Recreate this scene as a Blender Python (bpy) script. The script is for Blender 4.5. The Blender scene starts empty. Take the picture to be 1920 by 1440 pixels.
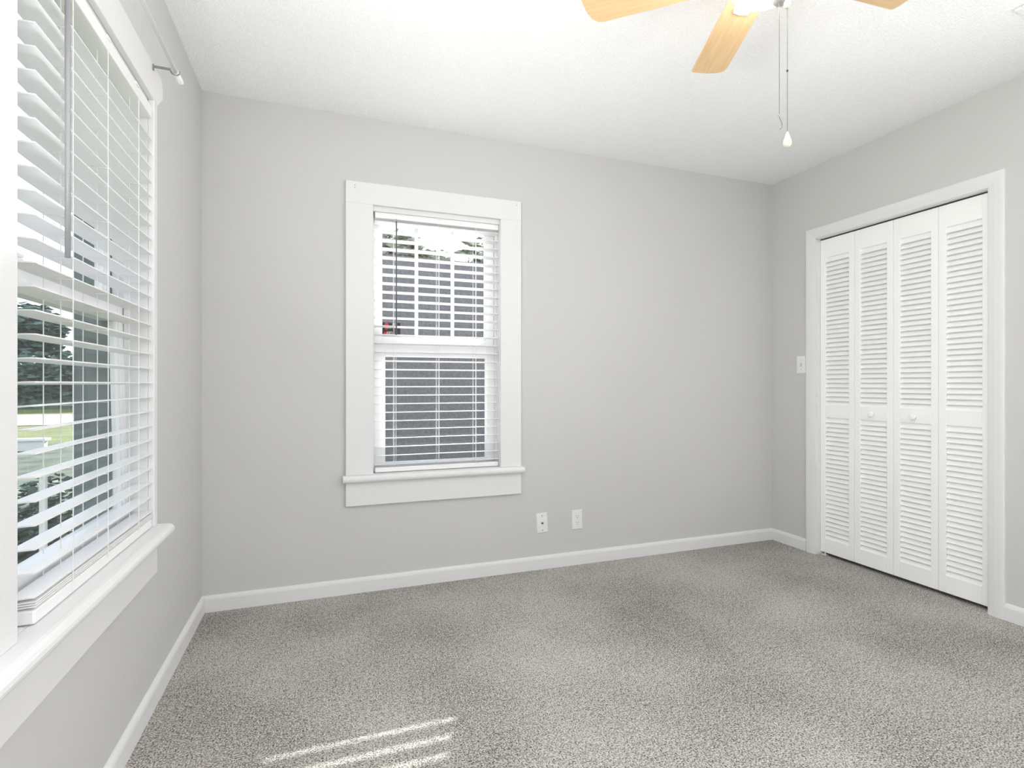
import bpy, bmesh, math, random
from mathutils import Vector, Matrix
random.seed(7)
C = bpy.context.scene.collection
S = bpy.context.scene
PI = math.pi
R = math.radians

# ------------------------------------------------------------------ camera
F_PX = 983.5
cam_d = bpy.data.cameras.new('camera')
cam_d.sensor_width = 36.0
cam_d.lens = 36.0 * F_PX / 1920.0
cam_d.clip_start = 0.02
cam_d.clip_end = 400
cam = bpy.data.objects.new('camera', cam_d)
C.objects.link(cam)
cam.location = (0, 0, 1.07)
cam.rotation_euler = (R(90), 0, R(-19.75))
S.camera = cam

# ------------------------------------------------------------------ view, world, sun
S.view_settings.view_transform = 'Standard'
S.view_settings.look = 'None'
S.view_settings.gamma = 1
S.view_settings.use_curve_mapping = False
S.view_settings.exposure = 0.08
S.cycles.use_denoising = True
try:
    S.cycles.denoising_input_passes = 'RGB_ALBEDO_NORMAL'
    S.cycles.denoising_prefilter = 'ACCURATE'
except Exception:
    pass
S.cycles.max_bounces = 16
S.cycles.diffuse_bounces = 12
S.cycles.transparent_max_bounces = 24
S.cycles.sample_clamp_indirect = 6
S.cycles.caustics_reflective = False
S.cycles.caustics_refractive = False

SKY = 2.0
w = bpy.data.worlds.new('world')
S.world = w
w.use_nodes = True
wn = w.node_tree
bg = wn.nodes['Background']
tc = wn.nodes.new('ShaderNodeTexCoord')
sx = wn.nodes.new('ShaderNodeSeparateXYZ')
cr = wn.nodes.new('ShaderNodeValToRGB')
cr.color_ramp.elements[0].position = 0.0
cr.color_ramp.elements[0].color = (0.97, 0.98, 1.0, 1)
cr.color_ramp.elements[1].position = 0.7
cr.color_ramp.elements[1].color = (0.72, 0.84, 1.0, 1)
wn.links.new(tc.outputs['Generated'], sx.inputs[0])
wn.links.new(sx.outputs['Z'], cr.inputs[0])
wn.links.new(cr.outputs[0], bg.inputs['Color'])
bg.inputs['Strength'].default_value = SKY

sun_d = bpy.data.lights.new('sun', 'SUN')
sun_d.energy = 14.0
sun_d.angle = R(0.55)
sun_d.color = (1.0, 0.96, 0.9)
sun = bpy.data.objects.new('sun', sun_d)
C.objects.link(sun)
sun.location = (3, 9, 8)
sun.rotation_euler = Vector((-0.38, -1.0, -0.595)).to_track_quat('-Z', 'Y').to_euler()

# room measures (metres)
XL, XR, YB, YF, H = -0.537, 2.918, 2.805, -1.55, 2.445

def area(name, loc, direction, sx_, sy_, energy, col=(1, 1, 1), spread=180):
    d = bpy.data.lights.new(name, 'AREA')
    d.shape = 'RECTANGLE'
    d.size = sx_
    d.size_y = sy_
    d.energy = energy
    d.color = col
    d.spread = R(spread)
    o = bpy.data.objects.new(name, d)
    C.objects.link(o)
    o.location = loc
    o.rotation_euler = Vector(direction).to_track_quat('-Z', 'Y').to_euler()
    return o

# added fill lamps at unseen openings, tilted to brighten ceiling and walls
area('fill_front', (0.05, YF - 0.02, 1.30), (0, 1, 1.5), 1.0, 1.4, 12, (1.0, 1.0, 1.0))
area('fill_side', (XL - 0.02, -0.75, 1.32), (1, 0, 1.2), 0.9, 1.3, 8, (1.0, 1.0, 1.0))
area('fill_left', (XL - 0.15, 0.66, 1.30), (1, -0.25, 1.5), 0.75, 0.6, 58, (1.0, 1.0, 1.0))
area('fill_right', (XR + 0.22, -0.10, 1.30), (-1, -0.4, 0.6), 1.15, 1.4, 56, (1.0, 1.0, 1.0))

# ------------------------------------------------------------------ materials
def mat(name, col, rough=0.5, metal=0.0, bump=None, emis=None, spec=0.5, mottle=None):
    m = bpy.data.materials.new(name)
    m.use_nodes = True
    nt = m.node_tree
    p = nt.nodes['Principled BSDF']
    p.inputs['Base Color'].default_value = (*col, 1)
    p.inputs['Roughness'].default_value = rough
    p.inputs['Metallic'].default_value = metal
    p.inputs['Specular IOR Level'].default_value = spec
    if emis:
        p.inputs['Emission Color'].default_value = (*emis[0], 1)
        p.inputs['Emission Strength'].default_value = emis[1]
    tcn = nt.nodes.new('ShaderNodeTexCoord')
    if mottle:
        scale, amt = mottle
        n = nt.nodes.new('ShaderNodeTexNoise')
        n.inputs['Scale'].default_value = scale
        n.inputs['Detail'].default_value = 4
        nt.links.new(tcn.outputs['Object'], n.inputs['Vector'])
        r = nt.nodes.new('ShaderNodeValToRGB')
        r.color_ramp.elements[0].position = 0.3
        r.color_ramp.elements[1].position = 0.7
        r.color_ramp.elements[0].color = (*[c * (1 - amt) for c in col], 1)
        r.color_ramp.elements[1].color = (*[min(1, c * (1 + amt)) for c in col], 1)
        nt.links.new(n.outputs['Fac'], r.inputs[0])
        nt.links.new(r.outputs[0], p.inputs['Base Color'])
    if bump:
        scale, strength, dist = bump
        n = nt.nodes.new('ShaderNodeTexNoise')
        n.inputs['Scale'].default_value = scale
        n.inputs['Detail'].default_value = 3
        b = nt.nodes.new('ShaderNodeBump')
        b.inputs['Strength'].default_value = strength
        b.inputs['Distance'].default_value = dist
        nt.links.new(tcn.outputs['Object'], n.inputs['Vector'])
        nt.links.new(n.outputs['Fac'], b.inputs['Height'])
        nt.links.new(b.outputs[0], p.inputs['Normal'])
    return m

WALL = mat('wall_paint', (0.585, 0.584, 0.579), 0.7, bump=(220, 0.12, 0.0012), spec=0.25)
TRIM = mat('trim_paint', (0.75, 0.75, 0.755), 0.5, bump=(60, 0.06, 0.001), spec=0.25)
DOORP = mat('door_paint', (0.92, 0.92, 0.92), 0.5, spec=0.3)
VINYL = mat('vinyl_white', (0.84, 0.84, 0.85), 0.35)
SLAT = mat('slat_white', (0.85, 0.85, 0.855), 0.4)
CORD = mat('cord_white', (0.8, 0.8, 0.8), 0.8)
PLATE = mat('plate_plastic', (0.80, 0.80, 0.79), 0.3)
DARK = mat('dark_slot', (0.03, 0.03, 0.03), 0.6)
GREYW = mat('wand_grey', (0.30, 0.30, 0.31), 0.35)
BACKLITW = mat('wand_backlit', (0.10, 0.10, 0.11), 0.3)  # backlit darkness of the wand put into its colour
STEEL = mat('steel', (0.33, 0.32, 0.31), 0.35, 0.9)
PEWT = mat('brushed_nickel', (0.55, 0.53, 0.5), 0.4, 0.6)
CHAINM = mat('chain_metal', (0.15, 0.14, 0.12), 0.4, 0.7)
FOBM = mat('fob_cream', (0.6, 0.61, 0.5), 0.4)
BRASSC = mat('coax_metal', (0.12, 0.11, 0.10), 0.35, 0.8)
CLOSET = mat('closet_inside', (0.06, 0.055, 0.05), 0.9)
BLACKD = mat('decal_black', (0.012, 0.012, 0.014), 0.5)
REDD = mat('decal_red', (0.45, 0.02, 0.03), 0.5)
WHITED = mat('decal_white', (0.75, 0.72, 0.72), 0.5)
CROSS = mat('white_exterior', (0.8, 0.8, 0.79), 0.6)
BARK = mat('bark', (0.09, 0.07, 0.05), 0.9, bump=(20, 0.6, 0.02))
LEAFD = mat('leaf_dark', (0.085, 0.15, 0.13), 0.6, mottle=(3, 0.4))
LEAFL = mat('leaf_light', (0.34, 0.36, 0.29), 0.6, mottle=(3, 0.4))
SHRUB = mat('leaf_shrub', (0.05, 0.10, 0.07), 0.6, mottle=(8, 0.4))
GRASS = mat('lawn_grass', (0.10, 0.125, 0.03), 0.9, mottle=(1.3, 0.35))
DARKGROUND = mat('ground_dark_green', (0.05, 0.075, 0.05), 0.95, mottle=(2.5, 0.6))
ROAD = mat('road_concrete', (0.33, 0.30, 0.29), 0.9, mottle=(3, 0.12))
STUCCO = mat('stucco_grey', (0.17, 0.165, 0.18), 0.9, bump=(60, 0.5, 0.01), mottle=(35, 0.18))
SHED = mat('outer_frame_teal_grey', (0.13, 0.165, 0.17), 0.8, mottle=(4, 0.12))
ROOFM = mat('roof_shingle', (0.12, 0.12, 0.12), 0.9, mottle=(20, 0.3))

def popcorn():
    m = mat('ceiling_popcorn', (0.93, 0.93, 0.93), 0.9, spec=0.1)
    nt = m.node_tree
    p = nt.nodes['Principled BSDF']
    t = nt.nodes.new('ShaderNodeTexCoord')
    v = nt.nodes.new('ShaderNodeTexVoronoi')
    v.inputs['Scale'].default_value = 150
    n = nt.nodes.new('ShaderNodeTexNoise')
    n.inputs['Scale'].default_value = 230
    n.inputs['Detail'].default_value = 3
    mx = nt.nodes.new('ShaderNodeMath'); mx.operation = 'SUBTRACT'
    nt.links.new(t.outputs['Object'], v.inputs['Vector'])
    nt.links.new(t.outputs['Object'], n.inputs['Vector'])
    nt.links.new(n.outputs['Fac'], mx.inputs[0])
    nt.links.new(v.outputs['Distance'], mx.inputs[1])
    b = nt.nodes.new('ShaderNodeBump')
    b.inputs['Strength'].default_value = 0.5
    b.inputs['Distance'].default_value = 0.0035
    r = nt.nodes.new('ShaderNodeValToRGB')
    r.color_ramp.elements[0].position = 0.02
    r.color_ramp.elements[0].color = (0.915, 0.915, 0.915, 1)
    r.color_ramp.elements[1].position = 0.22
    r.color_ramp.elements[1].color = (0.975, 0.975, 0.975, 1)
    nt.links.new(mx.outputs[0], r.inputs[0])
    nt.links.new(r.outputs[0], p.inputs['Base Color'])
    nt.links.new(mx.outputs[0], b.inputs['Height'])
    nt.links.new(b.outputs[0], p.inputs['Normal'])
    return m
CEIL = popcorn()

def carpet():
    m = mat('carpet', (0.3, 0.29, 0.27), 1.0, spec=0.05)
    nt = m.node_tree
    L = nt.links.new
    p = nt.nodes['Principled BSDF']
    t = nt.nodes.new('ShaderNodeTexCoord')
    def noise(scale, detail, rough=0.5, dist=0.0):
        n = nt.nodes.new('ShaderNodeTexNoise')
        n.inputs['Scale'].default_value = scale
        n.inputs['Detail'].default_value = detail
        n.inputs['Roughness'].default_value = rough
        n.inputs['Distortion'].default_value = dist
        L(t.outputs['Object'], n.inputs['Vector'])
        return n
    n1 = noise(210, 2.5, 0.6, 0.4)        # tufts
    n2 = noise(60, 2)
    n3 = noise(1.7, 4)                    # trodden, brushed patches
    a = nt.nodes.new('ShaderNodeMath'); a.operation = 'MULTIPLY_ADD'
    L(n2.outputs['Fac'], a.inputs[0]); a.inputs[1].default_value = 0.18; L(n1.outputs['Fac'], a.inputs[2])
    c = nt.nodes.new('ShaderNodeMath'); c.operation = 'MULTIPLY_ADD'
    L(n3.outputs['Fac'], c.inputs[0]); c.inputs[1].default_value = 0.22; L(a.outputs[0], c.inputs[2])
    r = nt.nodes.new('ShaderNodeValToRGB')
    e = r.color_ramp.elements
    e[0].position = 0.55; e[0].color = (0.09, 0.083, 0.074, 1)
    e[1].position = 0.81; e[1].color = (0.70, 0.675, 0.64, 1)
    x = e.new(0.64); x.color = (0.30, 0.285, 0.262, 1)
    x = e.new(0.72); x.color = (0.455, 0.435, 0.405, 1)
    L(c.outputs[0], r.inputs[0]); L(r.outputs[0], p.inputs['Base Color'])
    b = nt.nodes.new('ShaderNodeBump')
    b.inputs['Strength'].default_value = 0.9
    b.inputs['Distance'].default_value = 0.006
    L(a.outputs[0], b.inputs['Height']); L(b.outputs[0], p.inputs['Normal'])
    return m
CARPET = carpet()

def glass():
    m = bpy.data.materials.new('window_glass')
    m.use_nodes = True
    nt = m.node_tree
    nt.nodes.remove(nt.nodes['Principled BSDF'])
    out = nt.nodes['Material Output']
    tr = nt.nodes.new('ShaderNodeBsdfTransparent')
    tr.inputs[0].default_value = (0.945, 0.955, 0.955, 1)
    gl = nt.nodes.new('ShaderNodeBsdfGlossy')
    gl.inputs['Roughness'].default_value = 0.02
    fr = nt.nodes.new('ShaderNodeFresnel')
    fr.inputs[0].default_value = 1.45
    mx = nt.nodes.new('ShaderNodeMixShader')
    ge = nt.nodes.new('ShaderNodeNewGeometry')
    iv = nt.nodes.new('ShaderNodeMath'); iv.operation = 'SUBTRACT'; iv.inputs[0].default_value = 1.0
    nt.links.new(ge.outputs['Backfacing'], iv.inputs[1])
    ml = nt.nodes.new('ShaderNodeMath'); ml.operation = 'MULTIPLY'
    nt.links.new(fr.outputs[0], ml.inputs[0]); nt.links.new(iv.outputs[0], ml.inputs[1])
    nt.links.new(ml.outputs[0], mx.inputs[0])
    nt.links.new(tr.outputs[0], mx.inputs[1])
    nt.links.new(gl.outputs[0], mx.inputs[2])
    nt.links.new(mx.outputs[0], out.inputs[0])
    return m
GLASS = glass()

def wood():
    m = mat('maple', (0.70, 0.47, 0.24), 0.35)
    nt = m.node_tree
    p = nt.nodes['Principled BSDF']
    t = nt.nodes.new('ShaderNodeTexCoord')
    mp = nt.nodes.new('ShaderNodeMapping')
    mp.inputs['Scale'].default_value = (2, 26, 6)
    n = nt.nodes.new('ShaderNodeTexNoise')
    n.inputs['Scale'].default_value = 3
    n.inputs['Detail'].default_value = 6
    r = nt.nodes.new('ShaderNodeValToRGB')
    r.color_ramp.elements[0].position = 0.3
    r.color_ramp.elements[0].color = (0.66, 0.44, 0.23, 1)
    r.color_ramp.elements[1].position = 0.7
    r.color_ramp.elements[1].color = (0.76, 0.54, 0.30, 1)
    nt.links.new(t.outputs['Object'], mp.inputs[0])
    nt.links.new(mp.outputs[0], n.inputs['Vector'])
    nt.links.new(n.outputs['Fac'], r.inputs[0])
    nt.links.new(r.outputs[0], p.inputs['Base Color'])
    return m
MAPLE = wood()
BOWL = mat('lit_glass_bowl', (0.95, 0.93, 0.88), 0.3, emis=((1.0, 0.97, 0.92), 45.0))

# ------------------------------------------------------------------ mesh helpers
def nb(): return bmesh.new()

def box(bm, x0, x1, y0, y1, z0, z1):
    vs = [bm.verts.new((x, y, z)) for z in (z0, z1) for y in (y0, y1) for x in (x0, x1)]
    for f in ((0, 2, 3, 1), (4, 5, 7, 6), (0, 1, 5, 4), (2, 6, 7, 3), (0, 4, 6, 2), (1, 3, 7, 5)):
        bm.faces.new([vs[i] for i in f])
    return vs

def prism(bm, prof, axis, a0, a1):
    """profile of 2D points extruded along axis: axis 'x' -> (y,z), 'y' -> (x,z), 'z' -> (x,y)"""
    def P(u, v, a):
        return {'x': (a, u, v), 'y': (u, a, v), 'z': (u, v, a)}[axis]
    A = [bm.verts.new(P(u, v, a0)) for u, v in prof]
    B = [bm.verts.new(P(u, v, a1)) for u, v in prof]
    n = len(prof)
    for i in range(n):
        bm.faces.new((A[i], A[(i + 1) % n], B[(i + 1) % n], B[i]))
    bm.faces.new(A[::-1]); bm.faces.new(B)
    return A + B

def tube(bm, pts, r, seg=10):
    pts = [Vector(p) for p in pts]
    rings = []
    for i, p in enumerate(pts):
        d = (pts[min(i + 1, len(pts) - 1)] - pts[max(i - 1, 0)]).normalized()
        up = Vector((0, 0, 1)) if abs(d.z) < 0.9 else Vector((1, 0, 0))
        a = d.cross(up).normalized(); b = d.cross(a).normalized()
        rr = r[i] if isinstance(r, (list, tuple)) else r
        rings.append([bm.verts.new(p + (a * math.cos(2 * PI * k / seg) + b * math.sin(2 * PI * k / seg)) * rr) for k in range(seg)])
    for i in range(len(rings) - 1):
        for k in range(seg):
            bm.faces.new((rings[i][k], rings[i][(k + 1) % seg], rings[i + 1][(k + 1) % seg], rings[i + 1][k]))
    bm.faces.new(rings[0][::-1]); bm.faces.new(rings[-1])

def lathe(bm, prof, seg=32, M=None):
    """prof: (radius, z) top to bottom"""
    M = M or Matrix.Identity(4)
    rings = []
    for r, z in prof:
        if r < 1e-5:
            rings.append([bm.verts.new(M @ Vector((0, 0, z)))])
        else:
            rings.append([bm.verts.new(M @ Vector((r * math.cos(2 * PI * k / seg), r * math.sin(2 * PI * k / seg), z))) for k in range(seg)])
    for a, b in zip(rings, rings[1:]):
        for k in range(seg):
            k2 = (k + 1) % seg
            q = ([a[0]] if len(a) == 1 else [a[k], a[k2]]) + ([b[0]] if len(b) == 1 else [b[k2], b[k]])
            if len(q) > 2:
                bm.faces.new(q)
    for ring in (rings[0], rings[-1]):
        if len(ring) > 2:
            bm.faces.new(ring)

def obj(name, bm, m, parent=None, bevel=0, smooth=False, seg=2):
    bmesh.ops.recalc_face_normals(bm, faces=bm.faces)
    me = bpy.data.meshes.new(name)
    bm.to_mesh(me); bm.free()
    me.materials.append(m)
    o = bpy.data.objects.new(name, me)
    C.objects.link(o)
    if smooth:
        for p in me.polygons: p.use_smooth = True
    if bevel:
        b = o.modifiers.new('bevel', 'BEVEL')
        b.width = bevel; b.segments = seg; b.limit_method = 'ANGLE'; b.angle_limit = R(40)
    if parent:
        o.parent = parent
        o.matrix_parent_inverse = Matrix.Translation(parent.location).inverted() if parent.location.length else Matrix.Identity(4)
    return o

def tag(o, label=None, cat=None, group=None, kind=None):
    if label: o['label'] = label
    if cat: o['category'] = cat
    if group: o['group'] = group
    if kind: o['kind'] = kind
    return o

def empty(name, loc):
    o = bpy.data.objects.new(name, None)
    o.empty_display_size = 0.1
    C.objects.link(o)
    o.location = loc
    return o

def struct(name, bm, m, label, cat, bevel=0):
    return tag(obj(name, bm, m, None, bevel), label, cat, None, 'structure')

# ------------------------------------------------------------------ room shell
WT = 0.16
# window openings  (back: x range; left: y range)
BX0, BX1 = 0.236, 0.938
LY0, LY1 = 1.19, 2.004
NY0, NY1 = 0.26, 1.07           # nearer window of the left pair, mostly out of view
WZ0, WZ1 = 0.575, 1.995
CY0, CY1, CZ = 1.549, 2.458, 1.983   # closet opening on the right wall
SY0, SY1, SZ0, SZ1 = -1.2, -0.3, 0.65, 2.0   # side opening behind the camera, added for a fill lamp
GX0, GX1, GZ0, GZ1 = -0.46, 0.56, 0.5, 2.1   # wide opening behind the camera, added for a fill lamp

b = nb()
vs = box(b, XL - 0.3, XR + 0.3, YF - 0.3, YB + 0.3, -0.06, 0.0)
struct('floor', b, CARPET, 'speckled grey beige cut pile carpet wall to wall', 'floor')
b = nb(); box(b, XL - 0.3, XR + 0.3, YF - 0.3, YB + 0.3, H, H + 0.08)
struct('ceiling', b, CEIL, 'white textured popcorn ceiling', 'ceiling')

b = nb()
box(b, XL - WT, BX0, YB, YB + WT, 0, H); box(b, BX1, XR + WT, YB, YB + WT, 0, H)
box(b, BX0, BX1, YB, YB + WT, 0, WZ0); box(b, BX0, BX1, YB, YB + WT, WZ1, H)
struct('wall_back', b, WALL, 'light grey painted wall with the small double hung window', 'wall')
b = nb()
x0, x1 = XL - WT, XL
box(b, x0, x1, LY1, YB, 0, H); box(b, x0, x1, NY1, LY0, 0, H); box(b, x0, x1, SY1, NY0, 0, H); box(b, x0, x1, YF, SY0, 0, H)
for y0, y1 in ((LY0, LY1), (NY0, NY1)):
    box(b, x0, x1, y0, y1, 0, WZ0); box(b, x0, x1, y0, y1, WZ1, H)
box(b, x0, x1, SY0, SY1, 0, SZ0); box(b, x0, x1, SY0, SY1, SZ1, H)
struct('wall_left', b, WALL, 'light grey painted wall with the tall window pair at left', 'wall')
b = nb()
x0, x1 = XR, XR + 0.12
box(b, x0, x1, CY1, YB, 0, H); box(b, x0, x1, 0.45, CY0, 0, H); box(b, x0, x1, YF, -0.65, 0, H); box(b, x0, x1, -0.65, 0.45, 0, 0.6); box(b, x0, x1, -0.65, 0.45, 2.1, H); box(b, x0, x1, CY0, CY1, CZ, H)  # unseen opening near the camera added for the right fill lamp
struct('wall_right', b, WALL, 'light grey painted wall with the closet opening', 'wall')
b = nb()
y0, y1 = YF - 0.12, YF
box(b, XL - WT, GX0, y0, y1, 0, H); box(b, GX1, XR + 0.12, y0, y1, 0, H)
box(b, GX0, GX1, y0, y1, 0, GZ0); box(b, GX0, GX1, y0, y1, GZ1, H)
struct('wall_front', b, WALL, 'light grey painted wall behind the viewer', 'wall')

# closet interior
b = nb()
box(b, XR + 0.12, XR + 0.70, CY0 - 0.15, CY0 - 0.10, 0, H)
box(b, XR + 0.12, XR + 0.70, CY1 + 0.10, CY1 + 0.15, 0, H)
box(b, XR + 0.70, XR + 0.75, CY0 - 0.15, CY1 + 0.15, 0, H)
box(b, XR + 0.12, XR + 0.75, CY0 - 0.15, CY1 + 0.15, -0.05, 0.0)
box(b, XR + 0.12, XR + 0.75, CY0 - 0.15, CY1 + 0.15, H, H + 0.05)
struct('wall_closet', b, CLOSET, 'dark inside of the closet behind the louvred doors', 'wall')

# baseboards with an eased top edge
def base_prof(s=1):
    return [(0, 0), (0.0145 * s, 0), (0.0145 * s, 0.058), (0.0125 * s, 0.066), (0.009 * s, 0.072), (0.004 * s, 0.0755), (0, 0.076)]
b = nb(); prism(b, [(YB - u, z) for u, z in base_prof()], 'x', XL, XR)
struct('baseboard_back', b, TRIM, 'white baseboard under the small window wall', 'baseboard')
b = nb(); prism(b, [(XL + u, z) for u, z in base_prof()], 'y', YF, YB - 0.0145)
struct('baseboard_left', b, TRIM, 'white baseboard below the tall left window', 'baseboard')
b = nb()
prism(b, [(XR - u, z) for u, z in base_prof()], 'y', CY1 + 0.068, YB - 0.0145)
prism(b, [(XR - u, z) for u, z in base_prof()], 'y', YF, CY0 - 0.066)
struct('baseboard_right', b, TRIM, 'white baseboard either side of the closet', 'baseboard')

# ------------------------------------------------------------------ window builder in local axes
# u runs along the wall, d runs outwards (0 = wall face, negative = into the room), z up
class Fr:
    def __init__(s, kind): s.k = kind
    def box(s, bm, u0, u1, d0, d1, z0, z1):
        if s.k == 'back': return box(bm, u0, u1, YB + d0, YB + d1, z0, z1)
        return box(bm, XL - d1, XL - d0, u0, u1, z0, z1)
    def prism_u(s, bm, prof, u0, u1):      # prof (d, z)
        if s.k == 'back': return prism(bm, [(YB + d, z) for d, z in prof], 'x', u0, u1)
        return prism(bm, [(XL - d, z) for d, z in prof], 'y', u0, u1)
    def prism_d(s, bm, prof, d0, d1):      # prof (u, z)
        if s.k == 'back': return prism(bm, prof, 'y', YB + d0, YB + d1)
        return prism(bm, prof, 'x', XL - d1, XL - d0)
    def pt(s, u, d, z):
        return (u, YB + d, z) if s.k == 'back' else (XL - d, u, z)

def nosing(d_out, d_back, z0, z1):
    r = (z1 - z0) / 2; zc = (z0 + z1) / 2
    pts = [(d_back, z0), (d_back, z1)]
    for k in range(9):
        a = PI / 2 + PI * k / 8
        pts.append((d_out + r + r * math.cos(a), zc + r * math.sin(a)))
    return pts

def sash(fr, name, parent, u0, u1, z0, z1, d0, d1, gu0, gu1, gz0, gz1, bars=(), tilt=0):
    bm = nb()
    fr.box(bm, u0, gu0, d0, d1, z0, z1); fr.box(bm, gu1, u1, d0, d1, z0, z1)
    fr.box(bm, gu0, gu1, d0, d1, z0, gz0); fr.box(bm, gu0, gu1, d0, d1, gz1, z1)
    # glazing bead
    e = 0.006
    for q in ((gu0, gu0 + e, gz0, gz1), (gu1 - e, gu1, gz0, gz1), (gu0 + e, gu1 - e, gz0, gz0 + e), (gu0 + e, gu1 - e, gz1 - e, gz1)):
        fr.box(bm, q[0], q[1], d0 + 0.006, d1 - 0.004, q[2], q[3])
    if tilt:
        for v in bm.verts:
            v.co.x += tilt * (z1 - v.co.z) / (z1 - z0)
    o = obj(name, bm, VINYL, parent, 0.0015)
    g = nb()
    dm = (d0 + d1) / 2
    fr.box(g, gu0 + 0.001, gu1 - 0.001, dm - 0.0015, dm + 0.0015, gz0 + 0.001, gz1 - 0.001)
    if tilt:
        for v in g.verts:
            v.co.x += tilt * (z1 - v.co.z) / (z1 - z0)
    obj('glass_pane', g, GLASS, o)
    for u in bars:
        m_ = nb(); fr.box(m_, u - 0.0095, u + 0.0095, dm + 0.003, dm + 0.012, gz0, gz1)
        obj('muntin', m_, VINYL, o)
    return o

def window(fr, name, u0, u1, cas, label, gl, gu, bars, tilt, head_ext, sillu, lock=True, apron=None):
    root = tag(empty(name, fr.pt((u0 + u1) / 2, 0, 0)), label, 'window', None, 'structure')
    CT = 0.018                                   # casing thickness
    ztop = 2.106
    for c0, c1 in cas:
        bm = nb(); fr.box(bm, c0, c1, -CT, 0.0, 0.604, 1.995)
        obj('side_casing', bm, TRIM, root, 0.002)
    bm = nb()
    fr.prism_d(bm, head_ext, -CT, 0.0)
    obj('head_casing', bm, TRIM, root, 0.002)
    bm = nb()
    prof = nosing(-CT - sillu[2], 0.10, 0.566, 0.604)
    # stool: part inside the opening and the part in front of the wall
    fr.prism_u(bm, nosing(-CT - sillu[2], 0.0, 0.566, 0.604), sillu[0], sillu[1])
    obj('window_sill', bm, TRIM, root, 0.003)
    bm = nb(); ap = apron or (cas[0][0], cas[-1][1])
    fr.box(bm, ap[0], ap[1], -CT, 0.0, 0.447, 0.566)
    obj('apron', bm, TRIM, root, 0.002)
    return root

def opening(fr, root, u0, u1, gl, gu, bars, tilt, tilt_ext=False):
    # jamb liner, stops, inner sill, sashes
    bm = nb()
    t = 0.006
    fr.box(bm, u0, u0 + t, 0.0, 0.155, 0.604, 1.995); fr.box(bm, u1 - t, u1, 0.0, 0.155, 0.604, 1.995)
    fr.box(bm, u0, u1, 0.0, 0.155, 1.989, 1.995); fr.box(bm, u0, u1, 0.0, 0.155, 0.575, 0.604)
    # inner stops
    fr.box(bm, u0 + t, u0 + t + 0.010, 0.048, 0.062, 0.604, 1.989); fr.box(bm, u1 - t - 0.010, u1 - t, 0.048, 0.062, 0.604, 1.989)
    fr.box(bm, u0 + t, u1 - t, 0.0, 0.012, 1.969, 1.989)
    obj('jamb', bm, TRIM, root, 0.001)
    if tilt_ext:
        bm = nb()
        fr.box(bm, u0 - 0.001, u0 + t, 0.155, 0.195, 0.58, 1.995); fr.box(bm, u1 - t, u1 + 0.001, 0.155, 0.195, 0.58, 1.995)
        fr.box(bm, u0 + t, u0 + t + 0.003, 0.131, 0.190, 0.604, 1.989); fr.box(bm, u1 - t - 0.003, u1 - t, 0.096, 0.190, 0.604, 1.989)
        obj('outer_frame', bm, SHED, root)
    s0, s1 = u0 + t + 0.002, u1 - t - 0.002
    sash(fr, 'upper_sash', root, s0, s1, 1.270, 1.985, 0.100, 0.130, gu[0] - 0.012, gu[1] + 0.004, gl[2], gl[3], bars)
    lo = sash(fr, 'lower_sash', root, s0, s1, 0.606, gl[1] + 0.062, 0.066, 0.094, gu[0], gu[1], gl[0], gl[1], (), tilt)
    for f in (0.24, 0.74):
        k = nb(); uu = s0 + (s1 - s0) * f; z = gl[1] + 0.062
        fr.box(k, uu - 0.022, uu + 0.022, 0.068, 0.090, z, z + 0.006)
        fr.box(k, uu - 0.008, uu + 0.014, 0.064, 0.082, z + 0.006, z + 0.013)
        obj('sash_lock', k, VINYL, lo, 0.001)

FB, FL = Fr('back'), Fr('left')
wb = window(FB, 'window_2', BX0, BX1, [(0.105, BX0 + 0.004), (BX1 - 0.004, 1.0565)],
            'small white framed double hung window in the back grey wall', None, None, None, 0,
            [(0.105, 1.995), (1.0565, 1.995), (1.0565, 2.106), (0.105, 2.106)], (0.090, 1.071, 0.030))
opening(FB, wb, BX0, BX1, (0.645, 1.222, 1.322, 1.945), (0.305, 0.877), (0.4855, 0.690), 0)
# nail holes in the head casing corners
for (px, pz) in ((0.150, 2.085), (0.150, 2.073), (1.028, 2.083)):
    k = nb(); box(k, px - 0.0016, px + 0.0016, YB - 0.0188, YB - 0.0178, pz - 0.0016, pz + 0.0016)
    obj('nail_hole', k, DARK, wb)

wl = window(FL, 'window_1', LY0, LY1, [(0.14, NY0 + 0.004), (NY1 - 0.004, LY0 + 0.002), (LY1 - 0.003, 2.034)],
            'tall white framed double hung window pair along the left wall', None, None, None, 0,
            [(0.14, 1.995), (2.040, 1.995), (2.10, 2.045), (2.10, 2.072), (2.085, 2.106), (0.14, 2.106)], (0.12, 2.046, 0.048), True, (0.14, 2.034))
opening(FL, wl, LY0, LY1, (0.682, 1.270, 1.335, 1.93), (LY0 + 0.055, 1.956), (), 0.018, True)
opening(FL, wl, NY0, NY1, (0.682, 1.270, 1.335, 1.93), (NY0 + 0.055, NY1 - 0.05), (), 0)

# ------------------------------------------------------------------ venetian blinds
TILT = 0.004
def slat_prof(dc, z, w_=0.050, th=0.0028, crown=0.0012):
    top, bot = [], []
    n = 6
    for i in range(n + 1):
        f = i / n
        d = dc - w_ / 2 + w_ * f
        zz = z + crown * (1 - (2 * f - 1) ** 2)
        zz += TILT * (0.5 - f)
        top.append((d, zz + th / 2)); bot.append((d, zz - th / 2))
    return top + bot[::-1]

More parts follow.
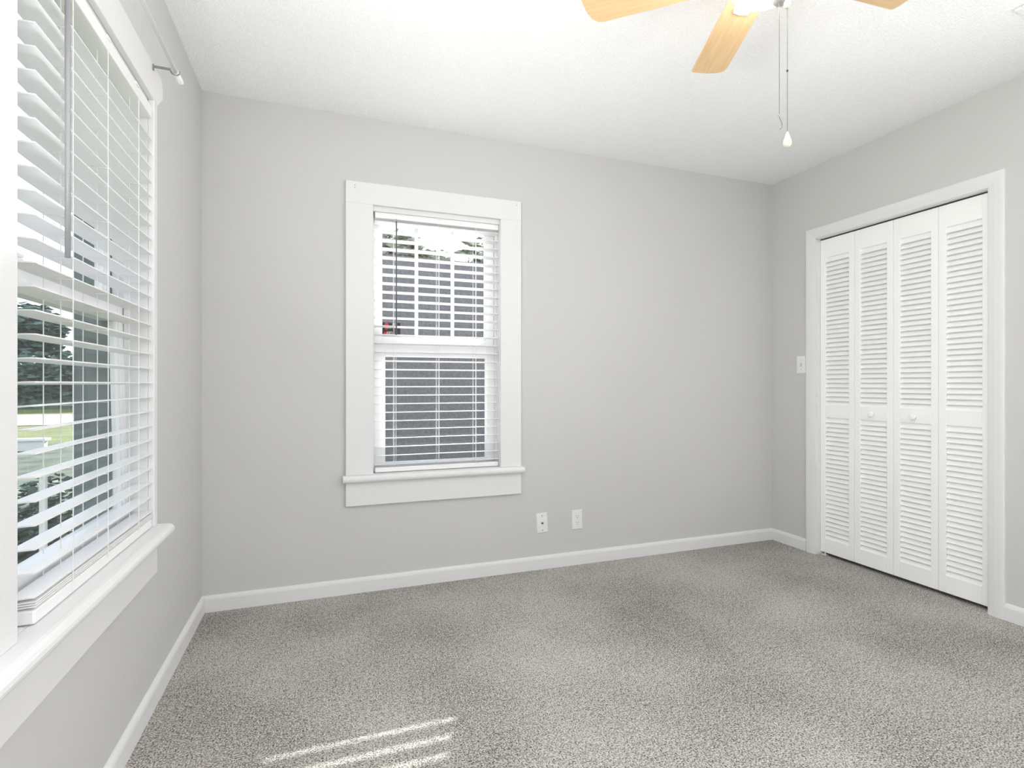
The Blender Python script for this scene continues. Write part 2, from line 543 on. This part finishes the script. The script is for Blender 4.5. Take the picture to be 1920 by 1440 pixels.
def blind(fr, u0, u1, d0, ztop_rail, zs, rail, ladders, wand, label, wandmat, hr_h=0.038):
    root = tag(empty('window_blind', fr.pt((u0 + u1) / 2, d0, 0.604)), label, 'blind')
    dc = d0 + 0.025
    bm = nb(); fr.box(bm, u0, u1, d0 + 0.001, d0 + 0.046, ztop_rail - hr_h, ztop_rail)
    obj('headrail', bm, SLAT, root, 0.002)
    bm = nb()
    for z in zs:
        fr.prism_u(bm, slat_prof(dc, z), u0, u1)
    obj('slats', bm, SLAT, root)
    bm = nb(); fr.box(bm, u0, u1, d0 + 0.001, d0 + 0.049, rail[0], rail[1])
    obj('bottom_rail', bm, SLAT, root, 0.004)
    for u in ladders:
        bm = nb()
        for dd in (d0 - 0.0015, d0 + 0.0515):
            fr.box(bm, u - 0.0009, u + 0.0009, dd - 0.0008, dd + 0.0008, rail[1] - 0.01, ztop_rail - hr_h)
        for z in zs:
            fr.box(bm, u - 0.0007, u + 0.0007, d0 - 0.001, d0 + 0.051, z - 0.0028, z - 0.0016)
        fr.box(bm, u + 0.010, u + 0.0118, dc - 0.0008, dc + 0.0008, rail[1] - 0.01, ztop_rail - hr_h)
        obj('ladder_cord', bm, CORD, root)
    if wand:
        u, zb, zt, r = wand
        bm = nb()
        tube(bm, [fr.pt(u, d0 - 0.012, zb), fr.pt(u, d0 - 0.012, zt - 0.02)], r, 8)
        tube(bm, [fr.pt(u, d0 - 0.012, zt - 0.025), fr.pt(u, d0 - 0.009, zt - 0.012), fr.pt(u, d0 + 0.006, zt)], r * 0.45, 8)
        obj('tilt_wand', bm, wandmat, root, smooth=True)
    for f in (0.2, 0.5, 0.8):
        uu = u0 + (u1 - u0) * f
        bm = nb(); fr.box(bm, uu - 0.012, uu + 0.012, d0 - 0.0015, d0 + 0.006, ztop_rail - 0.008, ztop_rail)
        obj('valance_clip', bm, CORD, root)
    return root

zs = [1.072 + 0.0462 * k for k in range(-9, 18)]
zs = [z for z in zs if z < 1.915] + [0.6385, 0.643, 0.6475]
blind(FL, 1.262, 1.996, -0.014, 1.967, zs, (0.606, 0.634), (1.42, 1.62, 1.858), (1.366, 1.338, 1.935, 0.0055),
      'large white slatted blind with grey wand on the tall left window', GREYW, 0.036)
zs2 = [z for z in [1.101 + 0.0455 * k for k in range(-10, 20)] if z < 1.925]
blind(FB, 0.2525, 0.9300, 0.010, 1.9688, zs2, (0.607, 0.632), (0.352, 0.585, 0.795), (0.360, 1.328, 1.945, 0.0032),
      'small white slatted blind with thin wand coloured dark as if backlit inside the back window', BACKLITW, 0.030)

# security decal stuck on the upper pane of the back window
root = tag(empty('window_decal', (0.34, YB + 0.1105, 1.325)), 'small black sticker with red and white marks on upper window pane', 'sticker')
yd = YB + 0.1125
b = nb(); box(b, 0.2945, 0.396, yd - 0.0006, yd, 1.3235, 1.405)
obj('backing', b, BLACKD, root)
b = nb(); lathe(b, [(0.0001, 0.0004), (0.0115, 0.0004), (0.0115, 0), (0.0001, 0)], 20, Matrix.Translation((0.322, yd - 0.0008, 1.386)) @ Matrix.Rotation(R(90), 4, 'X') @ Matrix.Scale(1.7, 4, (0, 1, 0)))
box(b, 0.308, 0.329, yd - 0.0013, yd - 0.0006, 1.333, 1.353)
obj('red_mark', b, REDD, root)
b = nb()
def stroke(x0, x1, z0, z1): box(b, x0, x1, yd - 0.0018, yd - 0.0010, z0, z1)
for xx in (0.3265, 0.3335, 0.340): stroke(xx, xx + 0.0018, 1.373, 1.384)
stroke(0.344, 0.3458, 1.373, 1.384)
for xx in (0.324, 0.350):          # U shapes
    stroke(xx, xx + 0.002, 1.340, 1.356); stroke(xx + 0.007, xx + 0.009, 1.340, 1.356); stroke(xx, xx + 0.009, 1.338, 1.3405)
stroke(0.3365, 0.3385, 1.338, 1.356)
stroke(0.3415, 0.3435, 1.338, 1.356); stroke(0.3415, 0.3475, 1.338, 1.3402); stroke(0.3415, 0.3475, 1.354, 1.356)
for k in range(14): stroke(0.304 + k * 0.0062, 0.304 + k * 0.0062 + 0.0042, 1.3295, 1.3318)
stroke(0.352, 0.376, 1.392, 1.3945); stroke(0.352, 0.376, 1.400, 1.402)
obj('white_marks', b, WHITED, root)
b = nb()

# ------------------------------------------------------------------ curtain rod above the left window
root = tag(empty('curtain_rod', (-0.455, 1.6, 2.09)), 'thin white curtain rod on a metal bracket above the tall left window', 'curtain rod')
b = nb(); tube(b, [(-0.455, -0.05, 2.09), (-0.455, 2.035, 2.09)], 0.0065, 12)
obj('rod', b, VINYL, root, smooth=True)
b = nb(); tube(b, [(-0.455, 1.985, 2.09), (-0.455, 2.043, 2.09), (-0.455, 2.053, 2.09), (-0.455, 2.057, 2.09)], [0.0085, 0.0095, 0.008, 0.003], 16)
obj('end_cap', b, VINYL, root, smooth=True)
def bracket(y):
    b = nb()
    box(b, XL + 0.018, XL + 0.021, y - 0.004, y + 0.004, 2.084, 2.102)
    box(b, XL + 0.020, XL + 0.068, y - 0.0015, y + 0.0015, 2.0915, 2.099)
    tube(b, [(XL + 0.066, y, 2.095), (XL + 0.072, y, 2.084), (XL + 0.078, y, 2.0795), (XL + 0.086, y, 2.079), (XL + 0.0925, y, 2.084), (XL + 0.0935, y, 2.093)], 0.002, 6)
    tube(b, [(XL + 0.070, y - 0.006, 2.086), (XL + 0.070, y + 0.006, 2.086)], 0.0028, 8)
    obj('bracket', b, STEEL, root)
bracket(1.985); bracket(0.15)

# ------------------------------------------------------------------ closet door: casing, jamb, bifold louvred panels
root = tag(empty('door_1', (XR, (CY0 + CY1) / 2, 0)), 'white louvred bifold closet door set in white casing', 'door', None, 'structure')
CW, CTH = 0.066, 0.018
def cas_prof():     # across the width (0 inner edge .. CW outer) -> depth from the wall
    return [(0, 0), (0, 0.010), (0.006, 0.0125), (0.030, 0.0165), (0.052, 0.018), (0.062, 0.0175), (CW, 0.013), (CW, 0)]
b = nb()            # far leg
prism(b, [(XR - d, CY1 + u) for u, d in cas_prof()], 'z', 0, CZ)
for v in b.verts:   # mitre
    if v.co.z > 1: v.co.z = CZ + (v.co.y - CY1)
obj('side_casing', b, TRIM, root)
b = nb()
prism(b, [(XR - d, CY0 - u) for u, d in cas_prof()], 'z', 0, CZ)
for v in b.verts:
    if v.co.z > 1: v.co.z = CZ + (CY0 - v.co.y)
obj('side_casing', b, TRIM, root)
b = nb()
prism(b, [(XR - d, CZ + u) for u, d in cas_prof()], 'y', 0, 1)
for v in b.verts:
    u = v.co.z - CZ
    v.co.y = (CY1 + u) if v.co.y > 0.5 else (CY0 - u)
obj('head_casing', b, TRIM, root)
b = nb()
box(b, XR - 0.001, XR + 0.12, CY1 - 0.004, CY1, 0, CZ); box(b, XR - 0.001, XR + 0.12, CY0, CY0 + 0.004, 0, CZ)
box(b, XR - 0.001, XR + 0.12, CY0, CY1, CZ - 0.004, CZ)
obj('jamb', b, TRIM, root)
b = nb(); box(b, XR + 0.030, XR + 0.054, CY0 + 0.004, CY1 - 0.004, CZ - 0.010, CZ - 0.004)
obj('door_track', b, DARK, root)

DX = XR + 0.027        # front face of the panels
DT = 0.028
PW = 0.2245
DZ0, DZ1 = 0.020, 1.9715
def bifold(y1, i):
    y0 = y1 - PW + 0.0022
    sw = 0.034
    b = nb()
    box(b, DX, DX + DT, y0, y0 + sw, DZ0, DZ1); box(b, DX, DX + DT, y1 - sw, y1, DZ0, DZ1)
    secs = ((0.108, 0.862), (0.940, 1.858))
    for z0, z1 in ((DZ0, secs[0][0]), (secs[0][1], secs[1][0]), (secs[1][1], DZ1)):
        box(b, DX, DX + DT, y0 + sw, y1 - sw, z0, z1)
    p = obj('bifold_panel', b, DOORP, root, 0.002)
    for (z0, z1) in secs:
        n = round((z1 - z0) / 0.0275)
        st = (z1 - z0) / n
        b = nb()
        for k in range(n):
            zc = z0 + st * (k + 0.5)
            # slat leans: front edge low, rear edge high
            th = 0.0052
            a = math.atan2(st * 1.16, DT - 0.006)
            dx, dz = math.cos(a), math.sin(a)
            L_ = math.hypot(st * 1.16, DT - 0.006) / 2
            cx = DX + DT / 2 + 0.001
            nx, nz = -dz * th / 2, dx * th / 2
            prof = [(cx - dx * L_ + nx, zc - dz * L_ + nz), (cx - dx * L_ - nx * 1, zc - dz * L_ - nz), (cx + dx * L_ - nx, zc + dz * L_ - nz), (cx + dx * L_ + nx, zc + dz * L_ + nz)]
            prism(b, prof, 'y', y0 + sw - 0.002, y1 - sw + 0.002)
        obj('louvres', b, DOORP, p)
    if i in (1, 2):
        b = nb()
        M = Matrix.Translation((DX, (y0 + y1) / 2, 0.897)) @ Matrix.Rotation(R(-90), 4, 'Y')
        lathe(b, [(0.0001, 0), (0.0095, 0), (0.0085, 0.004), (0.0070, 0.010), (0.0100, 0.0145), (0.0155, 0.018), (0.0170, 0.0225), (0.0155, 0.0265), (0.0100, 0.0290), (0.0001, 0.0298)], 24, M)
        obj('knob', b, DOORP, p, smooth=True)
    # hinge leaves at the fold
    return p
for i in range(4):
    bifold(CY1 - 0.0055 - i * PW, i)
# floor pivot and upper guide pins seen in the gaps
b = nb(); tube(b, [(DX + 0.014, CY1 - 0.028, 0.0), (DX + 0.014, CY1 - 0.028, DZ0 + 0.004)], 0.0035, 8)
box(b, DX + 0.002, DX + 0.026, CY1 - 0.04, CY1 - 0.012, 0.0, 0.004)
obj('pivot_pin', b, VINYL, root)
for yy in (2.013, 1.985):
    b = nb(); tube(b, [(DX + 0.014, yy, DZ1 - 0.004), (DX + 0.014, yy, CZ - 0.008)], 0.004, 8)
    obj('guide_pin', b, PEWT, root)

# ------------------------------------------------------------------ wall plates
def plate(loc, rot, name, label, cat, extra):
    root = tag(empty(name, loc), label, cat)
    def loc_obj(nm, bm, m, bev=0, smooth=False):
        bmesh.ops.transform(bm, matrix=Matrix.Translation(loc) @ rot, verts=bm.verts)
        return obj(nm, bm, m, root, bev, smooth)
    # local: x across, z up, -y towards the room
    b = nb(); A = [(-0.035, -0.0575), (0.035, -0.0575), (0.035, 0.0575), (-0.035, 0.0575)]
    vs0 = [b.verts.new((x, 0, z)) for x, z in A]
    vs1 = [b.verts.new((x * 0.995, -0.003, z * 0.995)) for x, z in A]
    vs2 = [b.verts.new((x * 0.91, -0.006, z * 0.95)) for x, z in A]
    for p_, q_ in ((vs0, vs1), (vs1, vs2)):
        for i in range(4): b.faces.new((p_[i], p_[(i + 1) % 4], q_[(i + 1) % 4], q_[i]))
    b.faces.new(vs2); b.faces.new(vs0)
    loc_obj('cover_plate', b, PLATE)
    extra(loc_obj)
    return root
def disc(x, z, r, y0, y1, seg=16):
    b = nb(); lathe(b, [(0.0001, y1), (r, y1), (r, y0), (0.0001, y0)], seg, Matrix.Translation((x, 0, z)) @ Matrix.Rotation(R(90), 4, 'X'))
    return b
def coax(add):
    for z in (0.042, -0.042): add('screw', disc(0, z, 0.0034, 0.0055, 0.0072), STEEL)
    add('coax_ring', disc(0, 0, 0.0072, 0.0055, 0.0085, 6), PEWT)
    add('coax_jack', disc(0, 0, 0.0045, 0.008, 0.0150), BRASSC)
def outlet(add):
    for z in (0.0195, -0.0195):
        b = nb()
        pr = [(0.0165 * math.cos(t) , max(-0.0135, min(0.0135, 0.0172 * math.sin(t))) + z) for t in [2 * PI * k / 28 for k in range(28)]]
        prism(b, pr, 'y', -0.0055, -0.0082)
        add('receptacle', b, PLATE)
        b = nb()
        box(b, -0.0075, -0.0055, -0.0086, -0.0080, z + 0.000, z + 0.008); box(b, 0.0055, 0.0075, -0.0086, -0.0080, z + 0.001, z + 0.0075)
        add('slot', b, DARK)
        add('ground_hole', disc(0, z - 0.007, 0.0024, 0.0078, 0.0086), DARK)
    add('screw', disc(0, 0, 0.0028, 0.0055, 0.0068), PLATE)
def switch(add):
    b = nb(); box(b, -0.0052, 0.0052, -0.0064, -0.0055, -0.012, 0.012); add('switch_slot', b, PEWT)
    b = nb(); prism(b, [(-0.005, -0.009), (-0.016, 0.004), (-0.016, 0.008), (-0.005, 0.007)], 'x', -0.0042, 0.0042); add('toggle', b, PLATE, 0.001)
    for z in (0.030, -0.030): add('screw', disc(0, z, 0.003, 0.0055, 0.0070), PEWT)
I4 = Matrix.Identity(4)
plate((1.191, YB, 0.265), Matrix.Rotation(R(-3.2), 4, 'Y'), 'cable_plate', 'white cable jack plate slightly askew, nearer the window', 'wall plate', coax)
plate((1.417, YB, 0.265), Matrix.Rotation(R(-0.6), 4, 'Y'), 'power_outlet', 'white duplex power outlet low on the back wall', 'outlet', outlet)
plate((XR, 2.566, 1.195), Matrix.Rotation(R(-90), 4, 'Z'), 'light_switch', 'white toggle light switch beside the closet casing', 'light switch', switch)

# ------------------------------------------------------------------ ceiling register, only its corner in view
root = tag(empty('ceiling_vent', (2.55, 1.08, H)), 'white ceiling air register at the top right corner', 'vent')
b = nb()
vx0, vx1, vy0, vy1 = 2.385, 2.74, 0.98, 1.19
for q in ((vx0, vx1, vy1 - 0.022, vy1), (vx0, vx1, vy0, vy0 + 0.022), (vx0, vx0 + 0.022, vy0 + 0.022, vy1 - 0.022), (vx1 - 0.022, vx1, vy0 + 0.022, vy1 - 0.022)):
    box(b, q[0], q[1], q[2], q[3], H - 0.010, H)
obj('frame', b, VINYL, root, 0.003)
b = nb()
for k in range(9):
    yy = vy0 + 0.03 + k * 0.0185
    prism(b, [(yy, H - 0.009), (yy + 0.0015, H - 0.009), (yy + 0.012, H - 0.001), (yy + 0.0105, H - 0.001)], 'x', vx0 + 0.022, vx1 - 0.022)
obj('louvre', b, VINYL, root)

# ------------------------------------------------------------------ ceiling fan
FX, FY, FZ = 1.19, 1.16, 2.268
fan = tag(empty('ceiling_fan', (FX, FY, H)), 'white ceiling fan with five maple blades and lit glass bowl', 'ceiling fan')
T = Matrix.Translation((FX, FY, 0))
b = nb()
lathe(b, [(0.0001, H), (0.085, H), (0.085, H - 0.02), (0.060, H - 0.055), (0.060, H - 0.065), (0.135, H - 0.085), (0.148, H - 0.11), (0.145, FZ + 0.012), (0.110, FZ - 0.012), (0.070, FZ - 0.022), (0.0001, FZ - 0.022)], 40, T)
obj('motor_housing', b, VINYL, fan, smooth=True)
b = nb(); lathe(b, [(0.0001, FZ - 0.02), (0.062, FZ - 0.02), (0.066, FZ - 0.032), (0.093, FZ - 0.037), (0.093, FZ - 0.043), (0.0001, FZ - 0.043)], 36, T)
obj('light_fitter', b, VINYL, fan, smooth=True)
b = nb(); lathe(b, [(0.0001, FZ - 0.042), (0.098, FZ - 0.042), (0.102, FZ - 0.050), (0.095, FZ - 0.066), (0.075, FZ - 0.084), (0.046, FZ - 0.096), (0.02, FZ - 0.1005), (0.0001, FZ - 0.101)], 40, T)
obj('light_bowl', b, BOWL, fan, smooth=True)
b = nb(); lathe(b, [(0.0001, FZ - 0.092), (0.024, FZ - 0.094), (0.027, FZ - 0.106), (0.024, FZ - 0.120), (0.012, FZ - 0.128), (0.0001, FZ - 0.129)], 28, Matrix.Translation((1.214, 1.133, 0)))
obj('switch_cap', b, PEWT, fan, smooth=True)
b = nb(); lathe(b, [(0.0001, FZ - 0.124), (0.006, FZ - 0.126), (0.0095, FZ - 0.133), (0.0095, FZ - 0.140), (0.005, FZ - 0.148), (0.0001, FZ - 0.149)], 20, Matrix.Translation((1.219, 1.119, 0)))
obj('finial', b, FOBM, fan, smooth=True)
for k, ang in enumerate((67.8, 139.8, 211.8, 283.8, 355.8)):
    # blade outline: straight sides, tip cut on a curve with one sharper corner
    hw0, hw1 = 0.054, 0.060
    pts = [(0.155, -hw0), (0.30, -hw0 - 0.003), (0.475, -hw1), (0.497, -hw1 + 0.005), (0.513, -hw1 + 0.022), (0.5245, -0.010), (0.5305, 0.025), (0.5335, 0.048), (0.5325, 0.0555), (0.526, 0.0595),
           (0.30, hw0 + 0.003), (0.155, hw0), (0.142, hw0 - 0.015), (0.142, -hw0 + 0.015)]
    M = Matrix.Translation((FX, FY, FZ)) @ Matrix.Rotation(R(ang), 4, 'Z') @ Matrix.Rotation(R(11), 4, 'X')
    b = nb()
    prism(b, pts, 'z', -0.003, 0.003)
    bmesh.ops.recalc_face_normals(b, faces=b.faces)
    me = bpy.data.meshes.new('blade'); b.to_mesh(me); b.free(); me.materials.append(MAPLE)
    o = bpy.data.objects.new('blade', me); C.objects.link(o)
    o.parent = fan
    o.matrix_parent_inverse = Matrix.Translation(fan.location).inverted()
    o.matrix_basis = M
    bv = o.modifiers.new('bevel', 'BEVEL'); bv.width = 0.0015; bv.segments = 2
    b = nb()
    prism(b, [(0.10, -0.016), (0.155, -0.020), (0.178, -0.028), (0.194, -0.024), (0.199, 0), (0.194, 0.024), (0.178, 0.028), (0.155, 0.020), (0.10, 0.016)], 'z', -0.010, -0.003)
    bmesh.ops.transform(b, matrix=M, verts=b.verts)
    obj('blade_iron', b, VINYL, fan, 0.002)
# pull chains
def chain(x, y, ztop, zbot, fobtype):
    b = nb()
    z = ztop
    while z > zbot:
        bmesh.ops.create_icosphere(b, subdivisions=1, radius=0.0010, matrix=Matrix.Translation((x, y, z)))
        z -= 0.0026
    tube(b, [(x, y, ztop), (x, y, zbot)], 0.00045, 5)
    c = obj('pull_chain', b, CHAINM, fan)
    return c
c1 = chain(1.2015, 1.130, FZ - 0.12, 1.822, 0)
b = nb(); lathe(b, [(0.0001, 0.004), (0.0024, 0.002), (0.0024, -0.003), (0.0001, -0.004)], 10, Matrix.Translation((1.2015, 1.130, 1.822)))
obj('connector', b, STEEL, c1, smooth=True)
b = nb(); tube(b, [(1.2015, 1.130, 1.817), (1.206, 1.129, 1.808), (1.210, 1.128, 1.796), (1.2085, 1.128, 1.788), (1.203, 1.129, 1.783)], 0.0008, 6)
obj('loose_link', b, CHAINM, c1)
c2 = chain(1.219, 1.119, FZ - 0.146, 1.775, 1)
b = nb(); lathe(b, [(0.0001, 0.0), (0.003, -0.004), (0.006, -0.013), (0.0105, -0.026), (0.0118, -0.034), (0.009, -0.042), (0.0001, -0.046)], 24, Matrix.Translation((1.219, 1.119, 1.776)))
obj('pull_fob', b, FOBM, c2, smooth=True)
for z in (1.945, 2.128):
    b = nb(); lathe(b, [(0.0001, 0.004), (0.0026, 0.002), (0.0026, -0.002), (0.0001, -0.004)], 10, Matrix.Translation((1.219, 1.119, z)))
    obj('connector', b, DARK, c2, smooth=True)

# ------------------------------------------------------------------ outside
GZ = -0.5
b = nb(); box(b, -70, 40, YB + WT, 90, GZ - 0.1, GZ)
box(b, -70, XL - WT, -30, YB + WT, GZ - 0.1, GZ)
box(b, -5, 40, YB + WT, 5.85, GZ, GZ + 0.001)
tag(obj('lawn', b, GRASS), 'sunlit green lawn outside the left window', 'lawn', None, 'structure')
b = nb(); box(b, -60, 2, 24.5, 33.0, GZ + 0.0, GZ + 0.03)
tag(obj('road', b, ROAD), 'pale concrete road strip beyond the lawn', 'road', None, 'structure')

b = nb(); box(b, -14, -1.0, 5.0, 17.0, GZ, GZ + 0.02)  # dark mottled green-grey sheet laid over the nearer lawn
tag(obj('dark_ground', b, DARKGROUND), 'dark green-grey ground sheet outside the left window', 'planting bed', None, 'structure')
# neighbour's wall seen through the back window
b = nb(); box(b, -0.9, 6.5, YB + 3.0, YB + 3.2, GZ, 2.47)
o = tag(obj('garden_wall', b, STUCCO), 'rough grey wall close behind the back window', 'wall')
def leaves(bm, c, rx, rz, n, size):
    for _ in range(n):
        while True:
            p = Vector((random.uniform(-1, 1), random.uniform(-1, 1), random.uniform(-1, 1)))
            if 0.25 < p.length < 1: break
        p = p * (0.85 + 0.15 * random.random())
        q = Vector((c[0] + p.x * rx, c[1] + p.y * rx, c[2] + p.z * rz))
        M = Matrix.Rotation(random.uniform(0, 6.28), 3, 'Z') @ Matrix.Rotation(random.uniform(0, 3.14), 3, 'X')
        s = size * random.uniform(0.6, 1.3)
        vs = [bm.verts.new(q + M @ Vector(v)) for v in ((-s, 0, 0), (0, -s * 0.45, 0), (s, 0, s * 0.15), (0, s * 0.45, 0))]
        bm.faces.new(vs)

def tree(name, x, y, h, rx, m, n, size, label, cat='tree', group=None, trunk=True, nclump=7):
    root = tag(empty(name, (x, y, GZ)), label, cat, group)
    top = GZ + h
    b = nb()
    zc = (top + GZ + (1.2 if trunk else 0)) / 2
    hz = (top - zc)
    for k in range(nclump):
        a = random.uniform(0, 6.28); rr = rx * 0.55 * math.sqrt(random.random())
        cz = zc + random.uniform(-0.5, 0.45) * hz
        leaves(b, (x + rr * math.cos(a), y + rr * math.sin(a), cz), rx * 0.65, min(hz * 0.6, top - cz), n // nclump, size)
    obj('foliage', b, m, root)
    b = nb()
    if trunk:
        tube(b, [(x, y, GZ), (x + 0.05, y, GZ + h * 0.3), (x - 0.05, y + 0.05, GZ + h * 0.75)], [h * 0.03, h * 0.024, h * 0.008], 9)
        for k in range(4):
            a = k * 1.6
            tube(b, [(x, y, GZ + h * (0.3 + 0.08 * k)), (x + rx * 0.5 * math.cos(a), y + rx * 0.5 * math.sin(a), GZ + h * (0.5 + 0.08 * k))], [h * 0.012, h * 0.005], 6)
        obj('trunk', b, BARK, root)
    else:
        for k in range(4):
            a = k * 1.6
            tube(b, [(x, y, GZ), (x + rx * 0.4 * math.cos(a), y + rx * 0.4 * math.sin(a), GZ + h * 0.7)], [0.02, 0.008], 6)
        obj('stems', b, BARK, root)
    return root
for (x, y, h, rx) in ((-31, 47, 7.6, 3.0), (-26, 55.5, 8.6, 3.2), (-20.5, 47, 7.4, 3.0), (-15.5, 55.5, 8.4, 3.2), (-10, 47, 7.4, 3.0)):
    tree('shade_tree', x, y, h, rx, LEAFD, 8000, 0.40, 'dark green tree in the row beyond the road, seen through the left blind', 'tree', 'row of trees beyond the road', True, 14)
root = tag(empty('hedge', (-20, 42.5, GZ)), 'long dark clipped hedge below the trees across the road', 'hedge')
b = nb()
for k in range(18): leaves(b, (-34 + k * 1.8, 42.5, GZ + 1.9), 1.3, 1.9, 700, 0.26)
for k in range(18): box(b, -34 + k * 1.8 - 0.9, -34 + k * 1.8 + 0.9, 42.2, 42.8, GZ, GZ + 3.0)
obj('foliage', b, LEAFD, root)
for i, (x, y, h, rx) in enumerate(((1.75, 13.5, 5.7, 1.45), (4.7, 14.2, 5.8, 1.45), (3.3, 19.5, 7.0, 1.7))):
    tree('pale_tree', x, y, h, rx, LEAFL, 11000, 0.15, ('pale leafy tree above grey wall, left half of back window', 'pale leafy tree above grey wall, right half of back window', 'tallest pale leafy tree standing behind the other two, beyond the grey wall')[i], 'tree')
for i, (x, y) in enumerate(((-1.45, 4.75), (-2.15, 5.0), (-2.9, 5.5))):
    tree('shrub', x, y, 1.0 - 0.07 * i, 0.33, SHRUB, 2600, 0.04,
         ('low green shrub nearest the left window', 'low green shrub middle of three outside the left window', 'low green shrub farthest from the left window')[i], 'shrub', None, False, 5)
b = nb(); box(b, -8.4, -6.15, 15.2, 15.4, GZ, -0.25); box(b, -8.45, -6.1, 15.15, 15.45, -0.25, -0.20)
tag(obj('garden_kerb', b, CROSS), 'low white garden kerb on the lawn outside left window', 'kerb')
b = nb(); box(b, -1.345, -1.32, 3.28, 3.305, GZ, 0.60)
box(b, -1.35, -1.315, 3.275, 3.31, 0.60, 0.615)
tag(obj('garden_stake', b, CROSS), 'thin white garden stake close outside the left window', 'stake')
